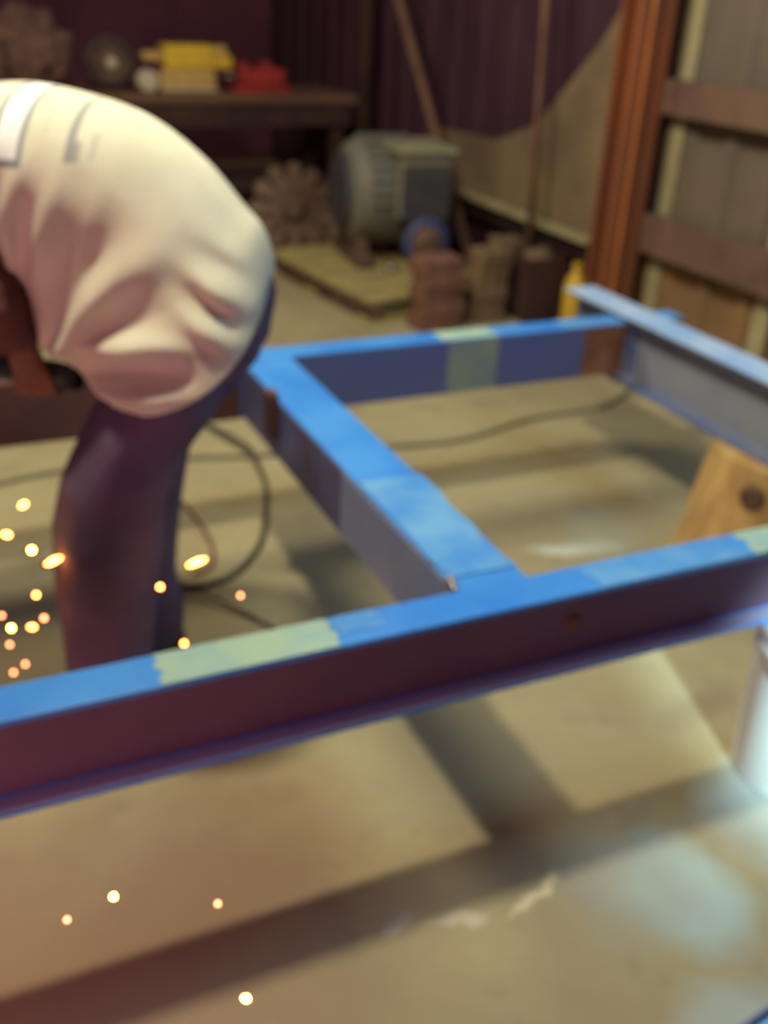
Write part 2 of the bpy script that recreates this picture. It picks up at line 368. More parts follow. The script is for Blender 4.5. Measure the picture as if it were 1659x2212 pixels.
tb = thing('white_tub', 'pale white plastic tub propping the right of the front beam', 'tub', (.665, -.05, 0))
bm = bmesh.new()
lathe(bm, [(.128, 0), (.133, .004), (.143, .31), (.152, .313), (.154, .330), (.148, .336), (.148, .355), (.140, .357), (.136, .34), (.122, .012)], 48)
obj('tub_body', bm, TUBW, tb, smooth=False, bevel=.002)
bm = bmesh.new(); lathe(bm, [(.136, .352), (.156, .352), (.156, .371), (.148, .3785), (.02, .3785)], 48)
obj('lid', bm, TUBW, tb, bevel=.002)
bm = bmesh.new(); tube(bm, smoothpath([(.157*math.cos(a), .157*math.sin(a)-.004*math.sin(a)*0, .325-.14*math.sin((a-PI)/1.0)) for a in [PI+PI*k/10 for k in range(11)]], 3), .003, 8)
obj('handle', bm, CHROME, tb, smooth=True)

oc = thing('steel_offcut', 'bright blue painted steel offcut at the bottom right corner', 'steel offcut', (.10, -.647, 0), .14)
bm = bmesh.new(); pr = [(-.11, 0), (.11, 0), (.11, .11), (.104, .12), (-.104, .12), (-.11, .11)]
ra = [bm.verts.new((-.09, y, z)) for y, z in pr]; rb = [bm.verts.new((.75, y, z)) for y, z in pr]
for k in range(6): bm.faces.new((ra[k], ra[(k+1) % 6], rb[(k+1) % 6], rb[k]))
bm.faces.new(ra[::-1]); bm.faces.new(rb)
obj('tube_section', bm, BLUE_LT, oc, bevel=.002)
obj('edge_lip', boxbm((-.10, .1105, .0), (.75, .118, .124)), BLUE_SD, oc, bevel=.001)

# ------------------------------------------------------------------ cables on the floor
def cable(name, pts, r, m, label):
    bm = bmesh.new(); tube(bm, smoothpath(pts, 8), r, 8)
    return tag(obj(name, bm, m, None, smooth=True), label, 'cable')
cable('power_cable', [(-1.5, 1.78, .007), (-.95, 1.86, .007), (-.757, 1.911, .007), (-.568, 1.944, .007), (-.358, 1.941, .007), (-.161, 1.914, .007), (.081, 1.852, .007), (.311, 1.828, .007), (.556, 1.776, .007), (.824, 1.752, .007), (1.179, 1.846, .007), (1.516, 1.864, .007), (1.75, 1.99, .007)], .008, mat('grey_cable', (.17, .15, .10), rough=.6), 'grey cable running across the floor past the back beam')
cable('grinder_cable', [(-.10, 2.45, .008), (-.03, 2.2, .012), (.03, 1.98, .026), (.055, 1.86, .026), (.045, 1.72, .010), (.019, 1.589, .008), (-.087, 1.302, .008), (-.202, 1.147, .008), (-.309, 1.096, .008), (-.399, 1.136, .008), (-.50, 1.27, .008), (-.70, 1.36, .008)], .0085, RUBBER, 'dark rubber cable looping on the floor behind the trouser leg')
cable('thin_cable', [(-.44, 1.09, .005), (-.36, 1.055, .022), (-.324, 1.02, .022), (-.233, .889, .006), (-.165, .733, .006), (-.10, .55, .006)], .0055, mat('dull_brown_cable', (.12, .095, .07), rough=.6), 'thin brown cable running from the loop under the front beam')
cable('red_hose', [(-.45, 1.70, .005), (-.36, 1.70, .005), (-.26, 1.617, .005), (-.236, 1.356, .005), (-.268, 1.20, .005), (-.33, 1.17, .005)], .0055, REDRUB, 'thin dull red hose beside the trouser leg')

# ------------------------------------------------------------------ pallet with machine
pl = thing('pallet', 'low yellowish wooden pallet under the grey machine', 'pallet', (1.40, 3.77, 0), .12)
for i in range(7):
    obj('board', boxbm((-.42, -.56+i*.165, .098), (.42, -.43+i*.165, .118)), PALE_WOOD, pl, bevel=.003)
for x in (-.40, -.04, .32):
    obj('stringer', boxbm((x, -.565, .02), (x+.08, .56, .0975)), BROWNM, pl, bevel=.003)
for y in (-.56, 0, .45):
    obj('bottom_board', boxbm((-.42, y, 0), (.42, y+.11, .0195)), PALE_WOOD, pl, bevel=.003)

mc = thing('electric_motor', 'large grey electric motor with blue ring standing on the pallet', 'machine', (1.52, 3.93, .1185), -.12)
# housing drum: axis along x
Rx = Matrix.Rotation(PI/2, 4, 'Y')
bm = bmesh.new(); lathe(bm, [(.14, -.27), (.22, -.265), (.262, -.23), (.270, -.19), (.27, .10), (.255, .12)], 44, Matrix.Translation((0, .05, .355)) @ Rx)
obj('housing', bm, GREYM, mc, smooth=False, bevel=.004)
for k in range(16):
    a = PI*.02+PI*k/15
    b2 = boxbm((-.18, -.004, .268), (.09, .004, .292)); bmesh.ops.transform(b2, matrix=Matrix.Translation((0, .05, .355)) @ Matrix.Rotation(a-PI/2, 4, 'X'), verts=b2.verts)
    obj('cooling_fin', b2, GREYM, mc)
b2 = bmesh.new(); lathe(b2, [(.10, -.03), (.19, -.028), (.205, -.01), (.205, 0)], 36, Matrix.Translation((-.268, .05, .355)) @ Rx)
obj('end_cover', b2, GREYD, mc, bevel=.003)
# terminal housing facing the camera side
bm = boxbm((-.06, -.28, .26), (.235, .13, .59)); obj('control_box', bm, GREYM, mc, bevel=.02)
obj('front_panel', boxbm((-.04, -.288, .29), (.215, -.2805, .535)), GREYD, mc, bevel=.003)
bm = boxbm((-.08, -.30, .592), (.25, .14, .622)); o = obj('box_lid', bm, mat('pale_lid', (.36, .34, .2), (.25, .25, .18), 10, .6), mc, bevel=.006)
def torus(R, r, mtx, seg=32, s2=10):
    bm = bmesh.new()
    V = [[bm.verts.new(((R+r*math.cos(b))*math.cos(a), (R+r*math.cos(b))*math.sin(a), r*math.sin(b))) for b in [2*PI*j/s2 for j in range(s2)]] for a in [2*PI*i/seg for i in range(seg)]]
    for i in range(seg):
        for j in range(s2): bm.faces.new((V[i][j], V[(i+1) % seg][j], V[(i+1) % seg][(j+1) % s2], V[i][(j+1) % s2]))
    bmesh.ops.transform(bm, matrix=mtx, verts=bm.verts); return bm
Ry = Matrix.Rotation(PI/2, 4, 'X')
o = obj('ring', torus(.10, .030, Matrix.Translation((.10, -.30, .15)) @ Ry), BLUED, mc, smooth=True); o['label'] = 'dark blue ring'
bm = bmesh.new(); lathe(bm, [(.02, -.03), (.085, -.02), (.09, .03), (.05, .09)], 24, Matrix.Translation((.10, -.29, .15)) @ Ry); obj('hub', bm, BROWNM, mc, bevel=.003)
bm = bmesh.new(); lathe(bm, [(.08, 0), (.09, .02), (.10, .28), (.08, .30)], 24, Matrix.Translation((.10, -.26, .15)) @ Matrix.Rotation(-PI/2, 4, 'X')); obj('shaft_housing', bm, GREYD, mc)
for x in (-.20, .12):
    obj('foot', boxbm((x-.05, -.24, .0), (x+.05, .30, .06)), BROWNM, mc, bevel=.006)
    obj('bracket', boxbm((x-.03, -.16, .058), (x+.03, .26, .14)), BROWNM, mc, bevel=.006)
bm = bmesh.new(); lathe(bm, [(.03, 0), (.036, .005), (.036, .035), (.02, .045)], 16, Matrix.Translation((-.09, -.30, .0)) ); obj('cap', bm, CHROME, mc, smooth=True)

# bladed rotor
ro = thing('bladed_rotor', 'rusty brown bladed rotor standing on edge left of the motor', 'rotor', (1.20, 4.62, 0), 0)
MT = Matrix.Translation((0, 0, .272)) @ Matrix.Rotation(-.35, 4, 'Z') @ Matrix.Rotation(PI/2-.12, 4, 'X')
BLADE = mat('rusty_blade', (.20, .125, .09), (.11, .07, .055), 10, .8)
bm = bmesh.new(); lathe(bm, [(.03, -.05), (.06, -.05), (.07, -.03), (.07, .03), (.05, .06), (.02, .06)], 24, MT); obj('hub', bm, BROWNM, ro)
for k in range(12):
    a = 2*PI*k/12
    b2 = bmesh.new()
    pr = [(.05, -.018), (.14, -.034), (.235, -.045), (.262, 0), (.235, .045), (.14, .034), (.05, .018)]
    lo = [b2.verts.new((x, y, -.006+y*.55)) for x, y in pr]; hi = [b2.verts.new((x, y, .006+y*.55)) for x, y in pr]
    b2.faces.new(lo[::-1]); b2.faces.new(hi)
    for i in range(7): b2.faces.new((lo[i], lo[(i+1) % 7], hi[(i+1) % 7], hi[i]))
    bmesh.ops.transform(b2, matrix=MT @ Matrix.Rotation(a, 4, 'Z'), verts=b2.verts)
    obj('blade', b2, BLADE, ro)
bm = torus(.16, .012, MT @ Matrix.Translation((0, 0, -.02)), 32, 6); obj('rim', bm, BROWNM, ro)

# ------------------------------------------------------------------ piles of blocks
ordn = ['lowest', 'second', 'third', 'fourth', 'fifth', 'sixth', 'seventh', 'eighth']
def pile(x, y, n, sx, sy, sz, m, where, name, kind):
    for k in range(n):
        t = bmesh.new(); box(t, (-sx/2, -sy/2, 0), (sx/2, sy/2, sz-.001))
        o = obj(name, t, m, None, bevel=.008)
        o.location = (x+random.uniform(-.012, .012), y+random.uniform(-.012, .012), k*sz); o.rotation_euler = (0, 0, random.uniform(-.09, .09))
        lab = 'topmost' if k == n-1 else ordn[k]
        tag(o, f'{kind}, {lab} from the ground in the {where} pile' if k < n-1 else f'{kind}, topmost of the {where} pile', 'block', f'blocks in the {where} pile')
pile(1.36, 3.045, 5, .22, .15, .068, BRICK, 'left', 'rusty_block', 'reddish brown block')
pile(1.66, 3.08, 6, .17, .13, .060, BRICK2, 'middle', 'tan_block', 'dull tan block')
pile(1.95, 3.40, 5, .15, .13, .066, BRICK2, 'rear right', 'tan_block', 'weathered tan block')
cr = thing('dark_crate', 'dark open crate between the block piles and the column', 'crate', (1.925, 3.06, 0))
for (a, b, n) in (((-.11, -.11, .0), (.11, -.098, .32), 'side_panel'), ((-.11, .098, 0), (.11, .11, .32), 'side_panel'), ((-.11, -.0975, 0), (-.098, .0975, .32), 'side_panel'), ((.098, -.0975, 0), (.11, .0975, .32), 'side_panel'), ((-.0975, -.0975, 0), (.0975, .0975, .012), 'bottom')):
    obj(n, boxbm(a, b), BENCHD, cr, bevel=.002)
bm = bmesh.new(); bmesh.ops.create_uvsphere(bm, u_segments=20, v_segments=12, radius=.085, matrix=Matrix.Translation((0, 0, .29)) @ Matrix.Diagonal((1, 1, .7, 1))); deform(bm, .02, 14)
obj('rag', bm, BRICK2, cr, smooth=True)
yj = thing('yellow_jug', 'yellow plastic jug tucked beside the foot of the orange column', 'jug', (2.03, 2.86, 0))
bm = bmesh.new(); lathe(bm, [(.05, 0), (.055, .01), (.055, .20), (.045, .24), (.022, .265), (.020, .285)], 24); obj('body', bm, YEL, yj, smooth=True)
bm = bmesh.new(); lathe(bm, [(.024, .283), (.024, .310), (.02, .314)], 18); obj('cap', bm, YEL, yj)

# ------------------------------------------------------------------ board leaning on the wall
bm = bmesh.new()
pr = [(2.86, .43), (4.75, .43), (4.62, .72), (3.90, .74), (3.50, .87), (3.02, 1.30), (2.86, 1.5)]
pr = pr[::-1]
lo = [bm.verts.new((2.12+(1.5-z)*-.03*0, y, z)) for y, z in pr]; hi = [bm.verts.new((2.135, y, z)) for y, z in pr]
bm.faces.new(lo); bm.faces.new(hi[::-1])
for i in range(len(pr)): bm.faces.new((lo[i], lo[(i+1) % 7], hi[(i+1) % 7], hi[i]))
tag(obj('torn_board', bm, mat('tan_board', (.26, .19, .11), (.17, .12, .08), 3, .85), None, bevel=.002), 'large tan board with slanting top edge on the wall ledge left of the column', 'board')
def pole(name, a, b, r, m, label, cat='pole'):
    bm = bmesh.new(); tube(bm, [a, (Vector(a)+Vector(b))/2, b], r, 10); return tag(obj(name, bm, m, None, smooth=True), label, cat)
pole('leaning_pole', (1.98, 3.22, .0), (2.0, 3.40, 2.1), .018, BENCHW, 'thin dark pole leaning on the wall left of the orange column')
pole('leaning_timber', (1.93, 3.62, .0), (1.90, 5.30, 2.0), .028, BENCHW, 'slanted timber pole right of the workbench end')
pole('timber_post', (1.96, 5.36, 0), (1.96, 5.38, 3.0), .045, BENCHD, 'upright timber post at the right end of the workbench')

# ------------------------------------------------------------------ workbench at the back
wb = thing('workbench', 'long dark wooden workbench along the back of the shed', 'workbench', (0, 0, 0))
for k in range(3): obj('top_plank', boxbm((-3.2, 5.60+k*.235, .745), (2.03, 5.83+k*.235, .80)), BENCHW, wb, bevel=.006)
obj('apron', boxbm((-3.1, 5.63, .60), (1.98, 5.66, .7445)), BENCHD, wb, bevel=.004)
for x in (-3.05, -1.4, .25, 1.9):
    for y in (5.665, 6.2): obj('leg', boxbm((x-.04, y, 0), (x+.04, y+.08, .7445)), BENCHD, wb, bevel=.004)
obj('lower_shelf', boxbm((-3.0, 5.75, .22), (1.85, 6.19, .245)), BENCHD, wb)
# yellow case on a tan one
t = thing('yellow_tool_case', 'bright yellow tool case lying across the tan case on the bench', 'tool case', (.93, 5.80, .935))
obj('body', boxbm((-.20, -.10, 0), (.12, .10, .145)), YEL, t, bevel=.02)
obj('nose', boxbm((.118, -.07, .002), (.25, .07, .085)), YEL, t, bevel=.015)
obj('handle', boxbm((.122, -.03, .0855), (.225, .03, .14)), TANP, t, bevel=.012)
obj('side_latch', boxbm((-.33, -.05, .045), (-.2005, .05, .10)), TANP, t, bevel=.012)
t = thing('tan_case', 'tan plastic case under the yellow one on the bench', 'tool case', (.87, 5.80, .8005))
obj('body', boxbm((-.17, -.11, 0), (.19, .11, .134)), TANP, t, bevel=.022)
obj('foot_strip', boxbm((-.172, -.112, .01), (.192, -.1105, .025)), CREAMP, t)
t = thing('cream_reel', 'round cream reel at the left end of the tan case', 'reel', (.625, 5.76, .8005))
bm = bmesh.new(); lathe(bm, [(.030, -.04), (.062, -.04), (.064, -.03), (.045, -.02), (.045, .02), (.064, .03), (.062, .04), (.03, .04)], 28, Matrix.Translation((0, 0, .065)) @ Ry); obj('spool', bm, CREAMP, t)
t = thing('red_vise', 'red painted bench vise at the right of the yellow case', 'vise', (1.36, 5.70, .8005))
obj('base', boxbm((-.20, -.07, 0), (.18, .07, .05)), REDP, t, bevel=.01)
obj('body', boxbm((-.10, -.055, .051), (.15, .055, .15)), REDP, t, bevel=.015)
obj('jaw', boxbm((-.01, -.065, .151), (.06, .065, .19)), REDP, t, bevel=.008)
obj('front_jaw', boxbm((-.16, -.06, .06), (-.105, .06, .185)), REDP, t, bevel=.008)
bm = bmesh.new(); tube(bm, [(-.24, 0, .10), (-.16, 0, .10)], .014, 12); tube(bm, [(-.235, -.09, .10), (-.235, .09, .10)], .007, 8); obj('screw_handle', bm, CHROME, t, smooth=True)
t = thing('bench_grinder_wheel', 'dark round wheel with a tan hub standing on the bench', 'wheel', (.41, 5.82, .8005))
bm = torus(.125, .038, Matrix.Translation((0, 0, .163)) @ Ry, 40, 12); obj('tyre', bm, mat('dark_tyre', (.075, .05, .05), (.05, .03, .035), 10, .8), t, smooth=True)
bm = bmesh.new(); lathe(bm, [(.03, -.03), (.095, -.025), (.10, .0), (.095, .03), (.03, .03)], 32, Matrix.Translation((0, 0, .163)) @ Ry); obj('disc', bm, BROWNM, t)
bm = bmesh.new(); lathe(bm, [(.034, .025), (.034, .055), (.02, .062)], 20, Matrix.Translation((0, 0, .163)) @ Ry); obj('hub_cap', bm, CREAMP, t, smooth=True)
bm = bmesh.new(); bmesh.ops.create_icosphere(bm, subdivisions=5, radius=1)
for v in bm.verts:
    c = v.co.copy(); r = 1+.30*noise.noise(c*2.2)+.16*noise.noise(c*5)
    v.co = Vector((c.x*.27*r, c.y*.15*r, max(.215+c.z*.24*r, 0)))
o = obj('rag_heap', bm, mat('brown_rags', (.20, .11, .085), (.10, .05, .05), 14, .9), None, smooth=True); o.location = (-.10, 5.90, .8005)
tag(o, 'brownish heap of rags on the left of the bench', 'rags')
pole('hanging_strip', (2.02, 5.5, 1.05), (2.0, 5.52, 2.3), .022, BENCHW, 'pale strip hanging at the top centre of the dark wall', 'strip')

# ------------------------------------------------------------------ person, local frame: +x to the right of the picture, y away from it
MX, MY = -.888+1.85*h.x-.5*rt.x, -1.173+1.85*h.y-.5*rt.y
person = thing('person', 'person bent over in a printed cream shirt and dark jeans behind the front beam', 'person', (MX, MY, 0), -YAW)

def evalmesh(o):
    dg = bpy.context.evaluated_depsgraph_get(); e = o.evaluated_get(dg)
    me = bpy.data.meshes.new_from_object(e); return me
def skin(nodes, edges, sub=1):
    me = bpy.data.meshes.new('tmp'); me.from_pydata([n[0] for n in nodes], edges, [])
    o = bpy.data.objects.new('tmp', me); C.objects.link(o)
    o.modifiers.new('s', 'SKIN')
    bpy.context.view_layer.update()
    sv = me.skin_vertices[0].data
    for i, n in enumerate(nodes):
        r = n[1]; sv[i].radius = r if isinstance(r, tuple) else (r, r)
        sv[i].use_root = (i == 0)
    ss = o.modifiers.new('u', 'SUBSURF'); ss.levels = sub; ss.render_levels = sub
    m2 = evalmesh(o); bpy.data.objects.remove(o); return m2
nodes = []; edges = []; ix = {}
def nd(k, p, r, par=None):
    ix[k] = len(nodes); nodes.append((Vector(p), r))
    if par: edges.append((ix[par], ix[k]))
nd('pelvis', (.13, 0, .90), (.10, .08)); nd('sp1', (.07, 0, .98), (.10, .08), 'pelvis'); nd('sp2', (-.05, 0, 1.06), (.11, .085), 'sp1')
nd('chest', (-.20, 0, 1.12), (.135, .10), 'sp2'); nd('neckb', (-.36, 0, 1.145), .065, 'chest'); nd('neck', (-.44, 0, 1.13), .052, 'neckb'); nd('headb', (-.50, 0, 1.11), .06, 'neck')
for sgn, s in ((-1, 'n'), (1, 'f')):
    hx = .12
    nd('hip'+s, (.115, sgn*.095, .86), .085, 'pelvis')
    kx = -.02 if s == 'n' else -.01
    nd('kn'+s, (kx, sgn*.11+(.0 if s == 'n' else -.005), .48), .055, 'hip'+s)
    nd('cf'+s, (kx-.02+.01, sgn*.11+(.0 if s == 'n' else -.005), .34), .056, 'kn'+s)
    nd('an'+s, (kx-.035, sgn*.11+(.0 if s == 'n' else -.005), .09), .036, 'cf'+s)
    nd('ft'+s, (kx-.14, sgn*.125+(.0 if s == 'n' else -.005), .045), .035, 'an'+s)
    nd('sh'+s, (-.30, sgn*.17, 1.12), .062, 'chest')
    ex, ez = (-.22, .90)
    nd('el'+s, (ex-(.05 if s == 'f' else 0), sgn*.20, ez), .042, 'sh'+s)
    hd = Vector((-.135, -.13, .845)) if s == 'n' else Vector((-.33, .10, .80))
    el = Vector(nodes[ix['el'+s]][0]); 
    # forearms reach forward (to the picture's left) and down to the tool
    wr = Vector((-.165, -.125, .825)) if s == 'n' else Vector((-.45, .07, .82))
    if s == 'n': nodes[ix['el'+s]] = (Vector((-.195, -.15, .93)), .046)
    # hands close over the tool: wrist above it, fingers down one side and curled under, thumb over the top
    x0, yt, zt, q_ = (-.165, -.051, .775, -1) if s == 'n' else (-.42, .025, .775, 1)
    nd('wr'+s, Vector((x0, yt+q_*.062, zt+.080)), .026, 'el'+s)
    nd('pa'+s, Vector((x0, yt+q_*.050, zt+.040)), .026, 'wr'+s)
    for j, (ox, k_) in enumerate(((-.034, .95), (-.0115, 1.05), (.0115, 1.0), (.034, .85))):
        nd(f'f{j}a'+s, Vector((x0+ox*.9, yt+q_*.043, zt+.008)), .0100, 'pa'+s)
        nd(f'f{j}b'+s, Vector((x0+ox*1.02, yt+q_*.036, zt-.024*k_)), .0092, f'f{j}a'+s)
        nd(f'f{j}c'+s, Vector((x0+ox*1.02, yt+q_*.010, zt-.040*k_)), .0085, f'f{j}b'+s)
        nd(f'f{j}d'+s, Vector((x0+ox*1.0, yt-q_*.016*k_, zt-.037)), .0075, f'f{j}c'+s)
    nd('t0'+s, Vector((x0-.034, yt+q_*.038, zt+.036)), .0115, 'pa'+s)
    nd('t1'+s, Vector((x0-.050, yt+q_*.012, zt+.041)), .0100, 't0'+s)
    nd('t2'+s, Vector((x0-.054, yt-q_*.014, zt+.037)), .0085, 't1'+s)
bme = skin(nodes, edges, 1)
bm = bmesh.new(); bm.from_mesh(bme)
# head: face looks down and forward
HC = Vector((-.565, 0, 1.085)); HM = Matrix.Translation(HC) @ Matrix.Rotation(-2.05, 4, 'Y')   # local +z crown, +x... face
hb = bmesh.new(); bmesh.ops.create_uvsphere(hb, u_segments=28, v_segments=20, radius=1)
for v in hb.verts:
    c = v.co
    x = c.x*.098; y = c.y*.076; z = c.z*.118
    if z < 0: x *= 1+.10*(-c.z) if x > 0 else 1-.25*(-c.z); y *= 1-.28*(-c.z)
    v.co = Vector((x, y, z))
def blob(c, r, sc=(1, 1, 1)):
    bmesh.ops.create_uvsphere(hb, u_segments=12, v_segments=8, radius=r, matrix=Matrix.Translation(c) @ Matrix.Diagonal((*sc, 1)))
blob((.100, 0, -.020), .016, (1.2, .85, 1.7)); blob((.092, 0, -.062), .016, (.7, 1.4, .5)); blob((.088, 0, -.072), .015, (.7, 1.3, .5)); blob((.085, 0, -.100), .022)
blob((.084, .030, .020), .016, (.7, 1.5, .5)); blob((.084, -.030, .020), .016, (.7, 1.5, .5))
for sy in (-1, 1): blob((.0, sy*.078, -.008), .026, (.65, .35, 1.2))
FACE = Matrix.Rotation(PI, 4, 'Z')
bmesh.ops.transform(hb, matrix=FACE, verts=hb.verts)                     # face toward -x
HM = Matrix.Translation(HC) @ Matrix.Rotation(-.95, 4, 'Y')
bmesh.ops.transform(hb, matrix=HM, verts=hb.verts)
tmp = bpy.data.meshes.new('h'); hb.to_mesh(tmp); hb.free(); bm.from_mesh(tmp)
body = obj('body', bm, SKIN, person)
rm = body.modifiers.new('r', 'REMESH'); rm.mode = 'VOXEL'; rm.voxel_size = .006
sm = body.modifiers.new('s', 'SMOOTH'); sm.iterations = 3
me = evalmesh(body); body.modifiers.clear(); body.data = me
for p in me.polygons: p.use_smooth = True
if not me.materials: me.materials.append(SKIN)
for sy in (-1, 1):
    e = bmesh.new(); bmesh.ops.create_uvsphere(e, u_segments=14, v_segments=10, radius=.0125, matrix=HM @ FACE @ Matrix.Translation((.083, sy*.030, .004)))
    eo = obj('eye', e, EYE, person, smooth=True)
    e = bmesh.new(); bmesh.ops.create_uvsphere(e, u_segments=10, v_segments=8, radius=.0065, matrix=HM @ FACE @ Matrix.Translation((.0905, sy*.030, .004)))
    obj('iris', e, PUPIL, eo, smooth=True)
hb = bmesh.new(); bmesh.ops.create_uvsphere(hb, u_segments=36, v_segments=24, radius=1)
dele = []
for v in hb.verts:
    c = v.co.copy(); v.co = Vector((c.x*.106-.004, c.y*.085, c.z*.127+.004))*(1+.03*noise.noise(c*9))
    if c.z < -.30+.55*max(0, c.x)**.7*1.2 and c.x > -.55 or c.z < -.55: dele.append(v)
bmesh.ops.delete(hb, geom=dele, context='VERTS'); bmesh.ops.transform(hb, matrix=HM @ FACE, verts=hb.verts)
ho = obj('hair', hb, HAIR, person, smooth=True, recalc=True); so = ho.modifiers.new('s', 'SOLIDIFY'); so.thickness = .006

# --- jeans: legs and seat, united and smoothed
def ell(bm, c, r): bmesh.ops.create_uvsphere(bm, u_segments=24, v_segments=16, radius=1, matrix=Matrix.Translation(c) @ Matrix.Diagonal((*r, 1)))
jb = bmesh.new()
# near leg rings: (x centre, half width, z)
near = [(.150, .100, .93), (.138, .118, .86), (.100, .136, .78), (.03, .125, .69), (-.015, .118, .585), (-.032, .124, .485), (-.042, .116, .37), (-.050, .104, .26), (-.054, .108, .16), (-.054, .114, .075)]
tube(jb, [(x, -.085-.05*min(1, (.93-z)/.3), z) for x, r, z in near], [(r, r*(.66 if z > .76 else .74)) if z > .65 else (r, r*.86) for x, r, z in near], 28)
far = [(.150, .115, .93), (.14, .13, .86), (.10, .125, .78), (.045, .11, .69), (.0, .10, .585), (-.015, .10, .485), (-.03, .095, .37), (-.035, .09, .26), (-.035, .095, .16), (-.035, .10, .075)]
tube(jb, [(x, .085+.02*min(1, (.93-z)/.3), z) for x, r, z in far], [(r, r*.82) for x, r, z in far], 28)
ell(jb, (.135, 0, .90), (.125, .155, .105)); ell(jb, (.165, -.07, .89), (.105, .09, .11)); ell(jb, (.165, .07, .89), (.105, .09, .11))
ell(jb, (.10, 0, .94), (.10, .13, .06))
for v in jb.verts:
    p = v.co; k = 1 if p.z < .6 else .4
    v.co += Vector((1, .6, 0))*(.008*k*math.sin(p.z*62+2.4*noise.noise(p*9)))+noise.noise_vector(p*7)*.010
jo = obj('jeans', jb, JEANS, person)
rm = jo.modifiers.new('r', 'REMESH'); rm.mode = 'VOXEL'; rm.voxel_size = .009
sm = jo.modifiers.new('s', 'SMOOTH'); sm.iterations = 4
me = evalmesh(jo); jo.modifiers.clear(); jo.data = me
for p in me.polygons: p.use_smooth = True
if not me.materials: me.materials.append(JEANS)

# --- boots
for s, kx, y in (('n', -.05, -.135), ('f', -.035, .105)):
    b2 = bmesh.new()
    tube(b2, [(kx+.075, y, .052), (kx+.03, y, .058), (kx-.03, y, .062), (kx-.10, y, .052), (kx-.155, y, .045), (kx-.185, y, .040)], [(.034, .03), (.046, .05), (.048, .05), (.048, .04), (.045, .034), (.028, .02)], 20)
    tube(b2, [(kx+.02, y, .04), (kx+.015, y, .10), (kx+.01, y, .17)], [.052, .055, .058], 20)
    bo = obj('boot', b2, BOOT, person, smooth=True)
    b2 = bmesh.new()
    pts = [(kx+.085, .028), (kx+.05, .042), (kx, .045), (kx-.07, .048), (kx-.13, .05), (kx-.175, .038), (kx-.19, .012)]
    ol = [(x, y-w_) for x, w_ in pts]+[(x, y+w_) for x, w_ in pts[::-1]]
    lo = [b2.verts.new((x, q, .001)) for x, q in ol]; hi = [b2.verts.new((x, q, .024)) for x, q in ol]
    b2.faces.new(lo[::-1]); b2.faces.new(hi)
    for i in range(len(ol)): b2.faces.new((lo[i], lo[(i+1) % len(ol)], hi[(i+1) % len(ol)], hi[i]))
    obj('sole', b2, SOLE, bo)

# --- shirt: loft along the back, hem open at the hips
sm_ = bpy.data.materials.new('printed_cream_cotton'); sm_.use_nodes = True
N = sm_.node_tree.nodes; L = sm_.node_tree.links; B = N['Principled BSDF']; B.inputs['Roughness'].default_value = .9; B.inputs['Specular IOR Level'].default_value = .15
tc = N.new('ShaderNodeTexCoord'); geo = tc.outputs['Object']; sp = N.new('ShaderNodeSeparateXYZ'); L.new(geo, sp.inputs[0])
def band(v, a, b, e=.004): return mth('MULTIPLY', rng(v, a-e, a+e), rng(v, b-e, b+e, 1, 0))
def rect(x0, x1, z0, z1, sh=.0):
    xs = mth('ADD', sp.outputs[0], mth('MULTIPLY', mth('SUBTRACT', sp.outputs[2], 1.2), sh))
    return mth('MULTIPLY', mth('MULTIPLY', band(xs, x0, x1), band(sp.outputs[2], z0, z1)), rng(sp.outputs[1], .02, .03, 1, 0))
base = mixc(rng(nz(9), .3, .7), (.66, .64, .50), (.74, .72, .58))
def paint(c, r, k=.9):
    return mixc(mth('MULTIPLY', r, k), c, None) if False else c
def over(c, mask, rgb, k=1.):
    return mixc(mth('MULTIPLY', mask, k), c, rgb)
SH = -.10
base = over(base, rect(-.155, -.105, 1.170, 1.30, SH), (.22, .25, .30))      # dark outline of the tall letter
base = over(base, rect(-.147, -.113, 1.182, 1.30, SH), (.88, .90, .90))
base = over(base, rect(-.26, -.195, 1.175, 1.30, SH), (.30, .33, .38))
base = over(base, rect(-.30, -.208, 1.188, 1.30, SH), (.86, .87, .86))
base = over(base, rect(-.040, -.028, 1.18, 1.26, SH), (.30, .31, .33))
base = over(base, rect(-.030, -.018, 1.18, 1.21, SH), (.30, .31, .33), .8)
base = over(base, rect(-.003, .006, 1.185, 1.22, SH), (.42, .42, .42), .6)
base = over(base, rect(-.08, -.072, 1.22, 1.25, SH), (.55, .56, .52), .6)
L.new(base, B.inputs['Base Color'])
bp = N.new('ShaderNodeBump'); bp.inputs['Strength'].default_value = .15; bp.inputs['Distance'].default_value = .003
L.new(nz(60), bp.inputs['Height']); L.new(bp.outputs[0], B.inputs['Normal'])

top = [(.266, .965), (.266, .995), (.248, 1.049), (.214, 1.088), (.142, 1.168), (.041, 1.236), (-.092, 1.271), (-.195, 1.276), (-.317, 1.253), (-.40, 1.21)]
bot = [(-.060, .825), (-.090, .828), (-.128, .834), (-.158, .846), (-.165, .908), (-.205, .975), (-.270, 1.006), (-.345, 1.02), (-.41, 1.05), (-.445, 1.085)]
wid = [.238, .236, .230, .218, .200, .195, .197, .205, .19, .085]
def interp(a, t):
    x = t*(len(a)-1); i = min(int(x), len(a)-2); f = x-i
    g = lambda j: a[max(0, min(len(a)-1, j))]
    def cr(p0, p1, p2, p3): return .5*((2*p1)+(p2-p0)*f+(2*p0-5*p1+4*p2-p3)*f*f+(3*p1-p0-3*p2+p3)*f**3)
    if isinstance(a[0], tuple): return tuple(cr(*(g(i+k)[q] for k in (-1, 0, 1, 2))) for q in (0, 1))
    return cr(*(g(i+k) for k in (-1, 0, 1, 2)))
TIP = (-.145, .80)
def ridge(t, p=1.6):
    return (.5+.5*math.cos(t))**p
